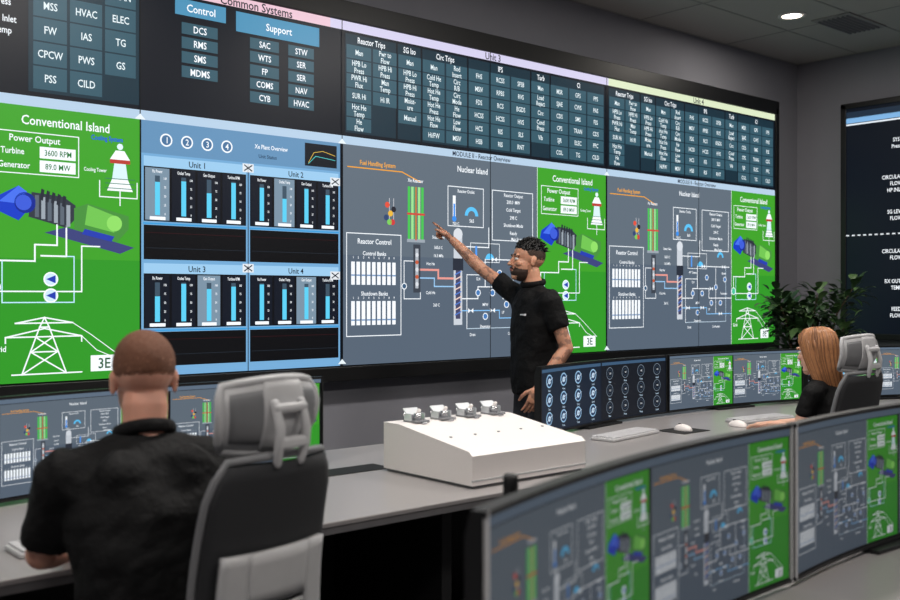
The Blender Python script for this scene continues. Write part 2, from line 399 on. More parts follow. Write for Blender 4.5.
def nuc(p):
    p.R(0,0,1,1,NUC,1)
    p.R(0,0,1,.5,(84,97,112),2)
    p.T('Fuel Handling System',.155,.925,.030,(240,166,50),sx=.8); p.L([(.02,.90),(.27,.90),(.36,.86)],.005,(238,160,40))
    p.T('Nuclear Island',.63,.945,.042,sx=.85)
    p.T('Xe Reactor',.335,.865,.025,sx=.8)
    for i in range(5):
        p.R(.298+.0165*i,.58,.310+.0165*i,.835,(70,190,80) if i%2==0 else (150,220,140),3)
    p.R(.294,.70,.382,.710,(200,70,60),4); p.R(.334,.58,.341,.835,(190,80,70),5); p.R(.294,.57,.382,.585,(150,160,170),4)
    for (u,v,c) in ((.20,.74,(220,80,60)),(.215,.70,(230,180,60)),(.21,.66,(120,200,90)),(.23,.72,(40,40,48)),(.225,.66,(200,60,60)),(.195,.68,(50,70,110))): p.C(u,v,.014,c,4)
    p.L([(.21,.77),(.21,.65),(.23,.65),(.23,.77)],.003,(205,205,210))
    p.O(.50,.66,.69,.855,.004,W_); p.T('Reactor Outlet',.595,.835,.023,sx=.8)
    p.R(.525,.70,.54,.81,W_,4); p.R(.528,.70,.537,.77,(60,140,230),5); p.C(.5325,.695,.014,(60,140,230),5)
    p.C(.625,.715,.045,(90,190,240),4,0,pi); p.C(.625,.715,.025,NUC,5,0,pi); p.T('565',.625,.69,.024)
    p.T('750 C',.54,.672,.02)
    p.O(.74,.60,.975,.855,.004,W_); p.T('Reactor Output',.86,.835,.025,sx=.85)
    for i,t in enumerate(('200.0  MW','Cold Target','298 C','Shutdown Mode','Ready')):
        p.T(t,.86,.80-.04*i,.025,sx=.85)
    p.R(.325,.33,.36,.56,(58,64,74),3); p.R(.335,.35,.35,.54,(170,176,184),4)
    for i in range(5): p.C(.3425,.37+.035*i,.010,(190,90,60) if i%2 else (210,214,220),5)
    p.L([(.36,.44),(.45,.44),(.45,.40),(.53,.40)],.010,(226,150,140)); p.L([(.36,.40),(.43,.40),(.43,.36),(.53,.36)],.006,(150,196,235))
    p.L([(.28,.30),(.28,.48),(.325,.48)],.004,W_); p.L([(.28,.30),(.36,.30),(.36,.33)],.004,W_); p.C(.28,.36,.014,(60,90,120),5); p.G(.28,.36,.014,.004,W_,6,n=10)
    p.R(.53,.17,.575,.62,(196,202,210),3); p.R(.54,.20,.565,.45,(70,70,100),4)
    for i in range(9): p.L([(.538,.22+.025*i),(.567,.235+.025*i)],.006,(230,200,190) if i%2 else (80,120,200),5)
    p.R(.525,.44,.58,.50,(40,46,58),5); p.C(.5525,.62,.03,(210,215,222),4); p.T('Steam Gen',.45,.60,.022,sx=.8)
    p.L([(.575,.56),(.72,.56),(.72,.66)],.005,W_); p.L([(.575,.30),(.66,.30),(.66,.36),(.80,.36),(.80,.30),(1,.30)],.005,W_)
    p.L([(.575,.24),(.78,.24),(.78,.20),(1,.20)],.005,(130,190,240)); p.L([(.70,.36),(.70,.50),(.98,.50)],.005,W_)
    p.L([(.86,.50),(.86,.20)],.004,W_); p.L([(.60,.15),(.60,.42),(.70,.42)],.004,W_); p.L([(.60,.15),(.95,.15),(.95,.50)],.003,(200,220,235))
    p.O(.62,.485,.78,.58,.003,W_); p.C(.725,.50,.03,(90,190,240),5,0,pi); p.R(.645,.495,.655,.565,(80,150,235),5)
    p.C(.90,.56,.035,(90,190,240),5,0,pi); p.C(.90,.56,.02,NUC,6,0,pi); p.T('Main Steam',.88,.61,.022,sx=.8)
    for (u,v) in ((.66,.33),(.74,.33),(.82,.27),(.90,.27),(.70,.21),(.86,.37),(.78,.43),(.94,.42)):
        p.C(u,v,.016,(70,120,180),5); p.G(u,v,.016,.004,W_,6,n=10)
    for (u,v) in ((.62,.24),(.74,.24),(.90,.20),(.75,.50),(.93,.50),(.82,.36)):
        p.P([(u-.014,v-.012),(u,v),(u-.014,v+.012)],W_,6); p.P([(u+.014,v-.012),(u+.014,v+.012),(u,v)],W_,6)
    for (u,v,t) in ((.41,.47,'Hot He'),(.41,.33,'Cold He'),(.66,.40,'12.4'),(.93,.33,'Feedwater'),(.70,.27,'MFW'),(.93,.46,'Bypass'),(.63,.12,'Drain'),(.86,.12,'Condensate'),(.45,.55,'565.0 C'),(.45,.51,'16.5 MPa'),(.66,.46,'HP Turbine'),(.80,.23,'LP'),(.44,.27,'260 C'),(.70,.16,'Deaerator')):
        p.T(t,u,v,.021,sx=.8)
    p.O(.015,.13,.265,.60,.004,W_); p.T('Reactor Control',.14,.565,.034,sx=.85)
    p.T('Control Banks',.14,.51,.027,sx=.85); p.T('Shutdown Banks',.14,.325,.027,sx=.85)
    for i in range(9):
        u=.035+.0235*i
        p.R(u,.365,u+.016,.470,W_,4); p.R(u,.180,u+.016,.29,W_,4)
        p.T(str(i+1),u+.008,.49,.015); p.T(str(i+1),u+.008,.305,.015)
        p.R(u,.405,u+.016,.412,(120,150,190),5); p.R(u,.20,u+.016,.207,(120,150,190),5)

def units(p):
    p.R(0,0,1,1,(112,164,206),1)
    p.R(0,.872,1,1,(96,140,178),2)
    for i in range(4):
        u=.11+.095*i; p.C(u,.93,.026,W_,3); p.C(u,.93,.020,(70,110,150),4); p.T(str(i+1),u,.93,.034)
    p.T('Xe Plant Overview',.62,.945,.026,sx=.8); p.T('Unit Status',.60,.905,.022,(30,50,70))
    p.R(.80,.885,.98,.985,(14,20,30),3); p.L([(.82,.90),(.85,.945),(.90,.955),(.97,.94)],.002,(240,200,80),4); p.L([(.82,.895),(.86,.93),(.97,.92)],.002,(90,220,220),4)
    k=0
    for row in range(2):
        for cl in range(2):
            k+=1; v1=.862-row*.42; u0=.01+cl*.5; u1=u0+.48
            p.R(u0,v1-.04,u1,v1,(150,195,228),3); p.T('Unit %d'%k,u0+.24,v1-.02,.034,(10,20,34))
            p.R(u0,v1-.255,u1,v1-.04,(8,10,16),3)
            hi={(0,0):0,(0,1):1,(1,0):2,(1,1):2}[(row,cl)]
            for i in range(4):
                a=u0+.006+.119*i; p.R(a,v1-.25,a+.108,v1-.045,(118,140,158) if i==hi else (16,22,34),4)
                p.T(('Rx Power','Outlet Temp','Gen Output','Turbine RPM')[i],a+.054,v1-.058,.018,sx=.58)
                hgt=(.15,.13,.14,.10)[(i+k)%4]
                p.R(a+.043,v1-.23,a+.065,v1-.075,(60,80,96),5); p.R(a+.043,v1-.23,a+.065,v1-.23+hgt,(90,200,235),6)
                for j in range(5): p.T(str(100-25*j),a+.088,v1-.085-.035*j,.013,sx=.7)
                p.R(a+.02,v1-.249,a+.09,v1-.236,W_,6)
            p.R(u0,v1-.405,u1,v1-.27,(8,9,12),3)
            p.L([(u0+.01,v1-.30),(u1-.01,v1-.30)],.0015,(60,20,24),5); p.L([(u0+.01,v1-.36),(u1-.01,v1-.36)],.0015,(40,50,60),5)
            p.L([(u0,v1-.264),(u1,v1-.264)],.006,(56,150,210),5)
    for (u,v) in ((.5,.85),(.97,.825),(.5,.43),(.97,.405)):
        p.R(u-.028,v-.018,u+.028,v+.018,(220,225,230),6); p.L([(u-.018,v-.011),(u+.018,v+.011)],.005,(30,40,50),7); p.L([(u-.018,v+.011),(u+.018,v-.011)],.005,(30,40,50),7)
    p.L([(.5,0),(.5,.865)],.004,(14,24,36),6)

def tiles(p,cols,nrow,u0,u1,v0,v1,ts,gap=.006,hdr=None,sx=.78):
    n=len(cols); cw=(u1-u0)/n; rh=(v1-v0)/nrow
    for i,c in enumerate(cols):
        r=0
        for t in c:
            ls=t.split('|')
            if t!='':
                a=u0+cw*i; top=v1-rh*r
                p.R(a+gap/2,top-rh+.012,a+cw-gap/2,top,TILE,3)
                for j,l in enumerate(ls): p.T(l,a+cw/2,top-rh*.47+ts*.45*(len(ls)-1)-j*ts*.9,ts,(224,236,240),sx=sx)
            r+=1
            if r>=nrow: break

# ------------------------------------------------------------------ video wall
Z0,ZM,ZT,ZH=1.03,2.37,3.05,3.115
b=MB()
XL,XR=-3.69,4.80
FT=3.235
b.box(((XL+XR)/2,.055,(Z0+FT)/2-.04),(XR-XL+.12,.10,FT-Z0+.09),M_matte,bevel=.004)
for (c,sz) in ((((XL+XR)/2,.0,Z0-.05),(XR-XL+.12,.03,.085)),(((XL+XR)/2,.0,(ZH+FT)/2+.002),(XR-XL+.12,.03,FT-ZH)),((XL-.03,.0,(Z0+ZH)/2),(.055,.03,ZH-Z0+.1)),((XR+.03,.0,(Z0+ZH)/2),(.055,.03,ZH-Z0+.1))):
    b.box(c,sz,M_black,bevel=.004)
wallroot=empty('video_wall',((XL+XR)/2,0,Z0))
def rel(o): return Matrix.Translation(-Vector(o))
b.build('frame',parent=wallroot,M=rel(wallroot.location))
wo=wallroot.location.copy()
S=Screen('screen_surface',lambda x,y,l:(x-wo.x,-l-.002-wo.y,y-wo.z),D_wall,parent=wallroot)
S.rect(XL,Z0,XR,ZH,NAVY,0)
for i in range(40):
    a=XL+(XR-XL)*i/40; c=XL+(XR-XL)*(i+1)/40
    t=(a-XL)/(XR-XL)
    colr=(226,190,204) if t<.42 else ((205,200,228) if t<.72 else (212,224,190))
    S.rect(a,ZT+.01,c,ZH,colr,1)
S.text('Common Systems',-.58,ZT+.037,.07,(30,30,40)); S.text('Unit 3',1.25,ZT+.037,.065,(30,30,40)); S.text('Unit 4',3.62,ZT+.037,.065,(30,30,40))
S.rect(XL,ZM,XR,ZM+.05,(176,200,222),1)
S.text('MODULE II - Reactor Overview',1.15,ZM+.025,.045,(30,40,60)); S.text('MODULE II - Reactor Overview',3.6,ZM+.025,.045,(30,40,60))
Hn=ZM-Z0
nuc(Panel(S,XL,Z0,1.66,Hn)); conv(Panel(S,-2.03,Z0,.76,Hn))
units(Panel(S,-1.262,Z0,1.25,Hn))
nuc(Panel(S,.01,Z0,1.67,Hn)); conv(Panel(S,1.683,Z0,.75,Hn))
nuc(Panel(S,2.45,Z0,1.65,Hn)); conv(Panel(S,4.10,Z0,.70,Hn))
# upper left
U=Panel(S,-2.03,2.43,.76,ZT-2.43)
U.R(.26,.02,.995,.99,(24,48,60),2)
tiles(U,[['','MSS','FW','CPCW','PSS'],['','HVAC','IAS','PWS','CILD'],['TRAN','ELEC','TG','GS','']],5,.28,.98,.035,.99,.085,.02)
for v,t in ((.78,'Outlet'),(.69,'Press'),(.56,'HPi Inlet'),(.47,'Temp')): U.T(t,.10,v,.075,sx=.8)
U2=Panel(S,XL,2.43,1.66,ZT-2.43)
tiles(U2,[['Rx Lvl','Pump A','Pump B','Pump C']]*6,4,.05,.9,.05,.95,.06)
# upper centre
U=Panel(S,-1.262,2.43,1.25,ZT-2.43)
def hb(u0,u1,v0,v1,t): U.R(u0,v0,u1,v1,(74,140,176),3); U.T(t,(u0+u1)/2,(v0+v1)/2,.095)
hb(.15,.39,.85,.99,'Control'); hb(.44,.88,.80,.98,'Support')
for i,t in enumerate(('DCS','RMS','SMS','MDMS')): U.R(.18,.69-.125*i,.35,.79-.125*i,TILE,3); U.T(t,.265,.74-.125*i,.085,sx=.8)
for i,t in enumerate(('SAC','WTS','FP','COMS','CYB')): U.R(.51,.67-.122*i,.66,.77-.122*i,TILE,3); U.T(t,.585,.72-.122*i,.08,sx=.8)
for i,t in enumerate(('STW','SER','SER','NAV','HVAC')): U.R(.71,.67-.122*i,.85,.77-.122*i,TILE,3); U.T(t,.78,.72-.122*i,.08,sx=.8)
cols=[['Man','HPB Lo|Press','PWR Hi|Flux','SUR Hi','Hot He|Temp','He|Flow'],
      ['Pwr to|Flow','HPB Hi|Press','Man|Temp','Hi IR','',''],
      ['Man','HPB Lo|Press','HPB Hi|Press','Moist-|ure','Manual',''],
      ['Man','Cold He|Temp','Hot He|Temp','Hot He|Press','Hot He|Flow','Hi/FW'],
      ['Rod|Insert','Circ|R/B','Circ|Mode','He|Flow','Low|Flow','MSIV'],
      ['FHS','MSIV','FDS','HCSS','HCS','HSB'],
      ['RCSS','RPBS','RCS','HCSS','RIS','RIS'],
      ['SFSB','RVS','BGDS','HVS','SLS','RNT'],
      ['Man','Load|Reject','Circ','Cond|Press','Vib',''],
      ['MSR','SJAE','CDS','CPS','SJR','COL'],
      ['GPS','CWS','SMS','TRAN','ELEC','TG'],
      ['PPS','PAS','FSS','CDS','PPC','CILD']]
for (x0,w) in ((.02,2.40),(2.46,2.32)):
    U=Panel(S,x0,2.43,w,ZT-2.43)
    for (a,c,t) in ((0,2,'Reactor Trips'),(2,3,'SG Iso'),(3,5,'Circ Trips'),(5,8,'IPS'),(8,9,'Turb'),(9,12,'CI')):
        U.R(a/12+.003,.02,c/12-.003,.99,(24,46,58),2); U.T(t,(a+c)/24,.94,.085,sx=.72)
    tiles(U,cols,6,.003,.997,.03,.885,.076,.006,sx=.74)
for x in (XL,-2.48,-1.27,0,1.225,2.44,3.62):
    S.rect(x-.003,Z0,x+.003,ZH,(6,8,10),8)
for x in (-1.27,0,2.44):
    for z in (Z0+.01,ZM+.0): S.poly([(x-.03,z),(x+.03,z),(x,z+.03)],(225,235,240),9)

# ------------------------------------------------------------------ side wall display
sr=empty('wall_display',(XE,-2.05,1.05)); so=sr.location.copy()
b=MB(); b.box((XE-.04,-2.02,2.14),(.08,3.30,2.14),M_matte,bevel=.005)
for (c,sz) in (((XE-.085,-2.02,1.085),(.02,3.3,.05)),((XE-.085,-2.02,3.19),(.02,3.3,.05)),((XE-.085,-.395,2.14),(.02,.05,2.14)),((XE-.085,-3.645,2.14),(.02,.05,2.14))): b.box(c,sz,M_black,bevel=.004)
b.build('frame',parent=sr,M=rel(so))
S2=Screen('screen_surface',lambda x,y,l:(XE-.0815-l-so.x,-.42-x-so.y,y-so.z),D_wall,parent=sr)
P=Panel(S2,0,1.11,3.2,2.055)
P.R(0,0,1,1,(8,14,24),0); P.R(0,.955,1,.985,(30,44,60),1); P.R(0,.935,1,.958,(120,170,215),1); P.R(0,.925,1,.932,(220,228,236),1); P.T('PLANT SYSTEMS',.5,.97,.022,(220,230,240))
for i in range(60): P.R(.0+i/60,.432,.0+i/60+.009,.438,(210,215,220),2)
for j,(v,ls) in enumerate(((.84,('SYS','Press')),(.68,('CIRCULATION','FLOW','HP INLET')),(.53,('SG LEVEL','FLOW')),(.36,('CIRCULATION','FLOW')),(.23,('RX OUTLET','TEMP')),(.11,('FEED','FLOW')))):
    for cI in range(5):
        for i,l in enumerate(ls): P.T(l,.145+.2*cI,v-.028*i,.024,sx=.8)

# ------------------------------------------------------------------ monitors
def monitor(pL,pR,zb,zt,sag,content,deskz,mat=D_mon,edge=M_black):
    pL=Vector((*pL,0)); pR=Vector((*pR,0)); Wd=(pR-pL).length; X=(pR-pL)/Wd; Y=Vector((-X.y,X.x,0)); H=zt-zb
    mid=(pL+pR)/2
    root=empty('curved_monitor',(mid.x,mid.y,deskz)); ro=root.location.copy()
    def mp(x,y,l):
        t=2*x/Wd-1
        return pL+X*x+Y*(sag*(1-t*t)-l-.0015)+Vector((0,0,zb+y))-ro
    s=Screen('screen_surface',mp,mat,curved=True,parent=root)
    s.rect(0,0,Wd,H,(8,10,14),0)
    content(s,Wd,H)
    b=MB(); N=28; e=.010; vs=[]
    for i in range(N+1):
        x=-e+(Wd+2*e)*i/N; t=2*x/Wd-1; d=Y*(sag*(1-t*t)); base=pL+X*x+d
        for (yy,z) in ((0,zb-e),(0,zt+e),(.022,zt+e),(.034,zt-.03),(.034,zb+.03),(.022,zb-e)):
            vs.append(base+Y*yy+Vector((0,0,z)))
    fs=[]
    for i in range(N):
        for k in range(6): fs.append([i*6+k,i*6+(k+1)%6,(i+1)*6+(k+1)%6,(i+1)*6+k])
    b.add(vs,[f for f in fs],M_black,False)
    b.add(vs[:6],[[0,1,2,3,4,5]],M_black,False); b.add(vs[-6:],[[0,1,2,3,4,5]],M_black,False)
    lip=[]
    for i in range(N+1):
        x=-e+(Wd+2*e)*i/N; t=2*x/Wd-1; base=pL+X*x+Y*(sag*(1-t*t))
        lip.append(base)
    for z0,z1 in ((zb-e,zb-.001),(zt+.001,zt+e)):
        vv=[];ff=[]
        for q in lip:
            for (yy,z) in ((-.006,z0),(-.006,z1),(0.001,z1),(0.001,z0)): vv.append(q+Y*yy+Vector((0,0,z)))
        for i in range(N):
            for k in range(4): ff.append([i*4+k,i*4+(k+1)%4,(i+1)*4+(k+1)%4,(i+1)*4+k])
        ff+= [[0,1,2,3],[N*4+k for k in range(4)]]
        b.add(vv,ff,M_black,False)
    ang=math.atan2(X.y,X.x)
    for q in (pL-X*e*.5,pR+X*e*.5):
        b.box(q+Vector((0,0,(zb+zt)/2))-Y*.002,(e*.7,.010,H+2*e),edge,rot=rz(ang))
    R=rz(ang)
    c=mid+Y*(sag+.034)
    b.box(c+Y*.02+Vector((0,0,(zb+zt)/2)),(.34,.045,.20),M_black,rot=R,bevel=.012)
    b.box(c+Y*.07+Vector((0,0,(deskz+zb+.2)/2)),(.07,.045,zb+.2-deskz),M_black,rot=R,bevel=.01)
    b.box(c+Y*.055+Vector((0,0,zb+.18)),(.07,.06,.06),M_black,rot=R)
    b.box(c+Y*.05+Vector((0,0,deskz+.006)),(.34,.24,.012),M_black,rot=R,bevel=.004)
    b.build('housing_and_stand',parent=root,M=rel(ro))
    return root

def dual(s,Wd,H):
    bar=.045*H
    s.rect(0,H-bar,Wd,H,(96,112,130),1)
    h=Wd/2
    for k in range(2):
        nuc(Panel(s,k*h+.004,0.004,h*.69,H-bar-.006)); conv(Panel(s,k*h+.004+h*.69,.004,h*.30-.004,H-bar-.006))
def gauges(s,Wd,H):
    s.rect(0,0,Wd,H,(10,20,34),1)
    for half in range(2):
        p=Panel(s,half*Wd/2,0,Wd/2,H)
        p.R(.01,.02,.99,.98,(16,30,48) if half==0 else (14,20,30),2)
        p.R(.01,.93,.99,.98,(60,90,120),3)
        for r in range(3):
            for c in range(4):
                u=.135+.243*c; v=.79-.29*r
                if half==0:
                    p.C(u,v,.105,(150,190,222),4,n=26); p.C(u,v,.085,(24,52,88),5,n=26); p.C(u,v,.045,(190,214,234),6,n=16); p.L([(u-.05,v-.05),(u+.05,v+.05)],.008,(220,232,244),7)
                else:
                    p.G(u,v,.10,.008,(130,146,162),4,n=24); p.G(u,v,.06,.006,(60,84,110),4,n=20)
                p.T(('Flow','Press','Temp','Level')[c],u,v-.145,.045,(190,215,235))
                p.T('%d'%(120+37*r+11*c),u,v,.04,W_ if half else (20,40,70),lay=8)
DZ=.75
monitor((-2.42,-1.52),(-1.14,-1.50),.775,1.105,.07,dual,DZ)
monitor((-3.70,-1.70),(-2.46,-1.52),.775,1.105,.07,dual,DZ)
monitor((.07,-1.60),(1.32,-1.40),.775,1.095,.05,gauges,DZ)
monitor((1.355,-1.40),(2.57,-1.55),.775,1.095,.05,dual,DZ)
monitor((2.61,-1.57),(3.72,-2.05),.775,1.10,.05,dual,DZ)
monitor((-2.475,-3.95),(-1.275,-3.72),.775,1.133,.055,dual,DZ,mat=D_fg,edge=M_grey)
monitor((-1.245,-3.72),(-.04,-3.76),.775,1.133,.055,dual,DZ,mat=D_fg,edge=M_grey)

# ------------------------------------------------------------------ desks
def desk(x0,x1,y0,y1,panel_y):
    b=MB(); L=x1-x0; D=y1-y0; cx=(x0+x1)/2; cy=(y0+y1)/2
    b.box((cx,cy,DZ-.008),(L,D,.016),M_desk,bevel=.003)
    b.box((cx,cy,DZ-.0275),(L-.01,D-.01,.023),M_deskedge)
    b.box((cx,panel_y,.345),(L-.1,.03,.69),M_cab)
    n=int(L/1.5)
    for i in range(n+1):
        x=x0+.06+(L-.12)*i/n
        b.box((x,cy+.12,.35),(.05,D-.34,.70),M_cab,bevel=.004)
    b.box((cx,panel_y-.12,.62),(L-.2,.18,.03),M_cab)
    b.box((cx,panel_y+.0,.72),(L-.1,.06,.035),M_cab)
    return b
b=desk(-4.3,3.95,-2.42,-1.20,-1.40)
b.box((-1.14,-1.70,DZ+.001),(.34,.13,.003),M_matte)
b.box((.35,-1.36,DZ+.001),(.8,.08,.003),M_matte)
b.build('control_desk')
b=desk(-2.62,3.2,-4.42,-3.30,-3.45)
b.build('control_desk')

# white switch console
b=MB()
x0,x1,yb,yf=-1.03,-.42,-1.79,-2.32
zb=DZ
prof=[(yf,zb+.012),(yf,zb+.120),(yf+.02,zb+.135),(yb-.10,zb+.195),(yb,zb+.195),(yb,zb+.012)]
b.prism([(x0,y,z) for y,z in prof],(x1-x0,0,0),M_white)
b.box(((x0+x1)/2,(yb+yf)/2,zb+.007),(x1-x0-.02,yb-yf-.02,.012),M_mgrey)
b.box(((x0+x1)/2,yf-.001,zb+.03),(x1-x0+.004,.006,.006),M_grey)
for i in range(4):
    x=x0+.10+.140*i; y=yb-.085; z=zb+.195
    b.box((x,y,z+.004),(.074,.080,.008),M_mgrey,bevel=.002)
    b.tube([(x,y-.006,z+.008),(x,y-.006,z+.034)],.016,M_silver,n=18,round_ends=False)
    b.tube([(x,y-.006,z+.034),(x+.004,y-.012,z+.046)],.008,M_white,n=12)
    for sx in (-.034,.034):
        b.box((x+sx,y+.012,z+.020),(.004,.045,.028),M_clear)
    b.box((x,y+.030,z+.040),(.072,.036,.004),M_clear,rot=rx_(.7))
    b.tube([(x-.037,y+.032,z+.030),(x+.037,y+.032,z+.030)],.006,M_silver,n=10)
    b.box((x,y-.050,z+.001),(.022,.014,.010),M_silver,bevel=.002)
for i in range(5):
    x=x0+.07+.125*i; y=yf+.20; z=zb+.135+(y-yf-.02)*(.060/.41)
    b.tube([(x,y,z-.003),(x,y,z+.003)],.006,M_mgrey,n=12,round_ends=False)
b.build('switch_control_console')

def keyboard(x,y,yaw):
    b=MB(); b.box((0,0,.008),(.44,.135,.014),M_grey,bevel=.004)
    for r in range(5):
        for c in range(17):
            if r==0 and 4<c<9: continue
            b.box((-.2+.025*c,-.052+.026*r,.018),(.021,.021,.008),M_key)
    b.box((-.037,-.052,.018),(.12,.021,.008),M_key)
    M=Matrix.Translation((x,y,DZ))@Matrix.Rotation(yaw,4,'Z'); b.build('keyboard',M=M)
def mouse(x,y,yaw):
    b=MB()
    def fn(q): return Vector((q.x,q.y,max(q.z,-.002)))
    b.ell((0,0,.003),(.031,.055,.032),M_white,fn=fn); b.box((0,.02,.033),(.006,.016,.008),M_black)
    b.build('computer_mouse',M=Matrix.Translation((x,y,DZ+.0))@Matrix.Rotation(yaw,4,'Z'))
keyboard(.47,-1.80,.15); mouse(.86,-1.86,0); keyboard(1.55,-1.88,-.1); mouse(1.22,-1.95,0)
b=MB(); b.box((.86,-1.86,DZ+.0015),(.22,.18,.003),M_matte,bevel=.001); b.build('mouse_pad')
keyboard(-2.36,-2.18,0.); mouse(-1.98,-2.16,0)
b=MB(); b.lathe([(.05,0),(.05,.012),(.012,.018),(.012,.27),(.016,.275),(.016,.322),(.012,.328)],(-1.988,-3.50,DZ),M_black); b.build('desk_microphone')

# ------------------------------------------------------------------ office chair
def chair(x,y,yaw,z_seat=.46,name='office_chair'):
    root=empty(name,(x,y,0),yaw)
    b=MB()
    for i in range(5):
        a=2*pi*i/5+.3; d=Vector((cos(a),sin(a),0))
        b.tube([d*.03+Vector((0,0,.115)),d*.17+Vector((0,0,.10)),d*.30+Vector((0,0,.075))],[.03,.024,.018],M_mgrey,n=10)
        for sgn in (-1,1):
            c=d*.30+Vector((-d.y,d.x,0))*.018*sgn+Vector((0,0,.03))
            ax=Vector((-d.y,d.x,0)); b.tube([c-ax*.009,c+ax*.009],.03,M_black,n=16,round_ends=False)
    b.tube([(0,0,.10),(0,0,.28)],.03,M_black,n=14,round_ends=False); b.tube([(0,0,.26),(0,0,.385)],.02,M_silver,n=14,round_ends=False)
    b.box((0,-.02,.395),(.20,.26,.045),M_mgrey,bevel=.015)
    b.build('base',parent=root)
    b=MB()
    secs=[]
    for (z,k) in ((.410,.86),(.418,.96),(.435,1.0),(.452,.98),(z_seat,.90)):
        secs.append(((0,.02,z),.245*k,.24*k,(1,0,0),(0,1,0)))
    b.loft(secs,M_mesh,n=36,e=3.2); b.build('seat_cushion',parent=root)
    def bw(t):
        return .188+.012*sin(min(1,t*1.1)*pi*.6)-(.035*max(0,(t-.84)/.16)**2)-.028*t
    def bp(s,t,off):
        w=bw(t); xx=s*w
        yy=-.240-.050*t*t+.026*sin(t*pi)+.035*s*s
        return Vector((xx,yy-off,.50+.595*t))
    def panel(t0,t1,s0,s1,off,th,ns=16,nt=16):
        vs=[];fs=[]
        for side in (0,1):
            for j in range(nt+1):
                for i in range(ns+1):
                    vs.append(bp(s0+(s1-s0)*i/ns,t0+(t1-t0)*j/nt,off+th*side))
        n1=(ns+1)*(nt+1)
        for side in (0,1):
            for j in range(nt):
                for i in range(ns):
                    a=side*n1+j*(ns+1)+i; f=[a,a+1,a+ns+2,a+ns+1]; fs.append(f if side==0 else f[::-1])
        for i in range(ns):
            a=i; fs.append([a,a+n1,a+n1+1,a+1]); a=nt*(ns+1)+i; fs.append([a,a+1,a+n1+1,a+n1])
        for j in range(nt):
            a=j*(ns+1); fs.append([a,a+ns+1,a+ns+1+n1,a+n1]); a=a+ns; fs.append([a,a+n1,a+ns+1+n1,a+ns+1])
        return vs,fs
    b=MB()
    vs,fs=panel(.04,.985,-.98,.98,0,.024); b.add(vs,fs,M_mesh,True)
    b.build('back_mesh',parent=root)
    b=MB()
    loop=[]; N=14
    for i in range(N+1): loop.append(bp(1,i/N,.010))
    for i in range(1,9): loop.append(bp(1-2*i/9,1.0+.012*sin(pi*i/9),.010))
    for i in range(N+1): loop.append(bp(-1,1-i/N,.010))
    for i in range(1,9): loop.append(bp(-1+2*i/9,0,.010))
    loop.append(loop[0])
    b.tube(loop,.0095,M_mgrey,n=10,round_ends=False)
    for k in range(8):
        t0=.14+.040*k
        vs,fs=panel(t0,t0+.020,-.46,.46,.034,.012,nt=2); b.add(vs,fs,M_grey,True)
    for (s0,s1) in ((-.80,-.46),(.46,.80)):
        vs,fs=panel(.0,.66,s0,s1,.032,.018,ns=4); b.add(vs,fs,M_grey,True)
    vs,fs=panel(.46,.66,-.46,.46,.032,.018,nt=4); b.add(vs,fs,M_grey,True)
    vs,fs=panel(.0,.13,-.46,.46,.032,.018,nt=4); b.add(vs,fs,M_grey,True)
    b.tube([(0,-.10,.39),(0,-.26,.42),(0,-.31,.50),(0,-.30,.60)],[.03,.03,.028,.024],M_grey,n=12,flat=.7)
    # headrest yoke: two uprights joined by cross bars behind the pad
    for sx in (-.038,.038):
        b.tube([bp(0,.985,.020)+Vector((sx*.9,0,0)),(sx,-.318,1.125),(sx,-.322,1.16),(sx,-.305,1.215)],[.010,.011,.011,.010],M_grey,n=10)
    b.box((0,-.320,1.130),(.095,.018,.026),M_grey,bevel=.007); b.box((0,-.312,1.205),(.095,.018,.02),M_grey,bevel=.007)
    b.build('back_frame',parent=root)
    b=MB()
    ns,nt=20,10
    def hp(s,t,o):
        w=.150*(1-.16*abs(2*t-1)**3)*(1-.12*(1-t)); zz=1.112+.142*t+.014*(1-s*s)*(1 if t>.5 else -.6)
        return Vector((s*w,-.262+.050*s*s-.022*sin(t*pi)-o-.025*(t-.5),zz))
    def hpanel(t0,t1,s0,s1,th0,th1,mat):
        vs=[];fs=[]
        for side in (th0,th1):
            for j in range(nt+1):
                for i in range(ns+1): vs.append(hp(s0+(s1-s0)*i/ns,t0+(t1-t0)*j/nt,side))
        n1=(ns+1)*(nt+1)
        for side in (0,1):
            for j in range(nt):
                for i in range(ns):
                    a=side*n1+j*(ns+1)+i; f=[a,a+1,a+ns+2,a+ns+1]; fs.append(f if side==0 else f[::-1])
        for i in range(ns):
            a=i; fs.append([a,a+n1,a+n1+1,a+1]); a=nt*(ns+1)+i; fs.append([a,a+1,a+n1+1,a+n1])
        for j in range(nt):
            a=j*(ns+1); fs.append([a,a+ns+1,a+ns+1+n1,a+n1]); a=a+ns; fs.append([a,a+n1,a+ns+1+n1,a+ns+1])
        b.add(vs,fs,mat,True)
    hpanel(0,1,-1,1,0,.012,M_grey)
    hpanel(.14,.86,-.88,.88,-.008,.0135,M_mgrey)
    hpanel(.02,.98,-.40,.40,.0,.017,M_grey)
    lp=[hp(-1+2*i/10,0,.008) for i in range(11)]+[hp(1,i/6,.008) for i in range(1,7)]+[hp(1-2*i/10,1,.008) for i in range(1,11)]+[hp(-1,1-i/6,.008) for i in range(1,7)]
    b.tube(lp,.010,M_grey,n=8,round_ends=False)
    b.build('headrest',parent=root)
    b=MB()
    for sx in (-1,1):
        b.tube([(sx*.14,0,.40),(sx*.27,-.02,.41),(sx*.285,-.02,.50),(sx*.285,-.02,.62)],[.02,.02,.022,.02],M_mgrey,n=10)
        b.box((sx*.285,.02,.640),(.085,.24,.03),M_black,bevel=.012)
    b.build('armrests',parent=root)
    return root
chair(-2.338,-2.80,radians(11))
chair(1.03,-2.49,radians(-4))

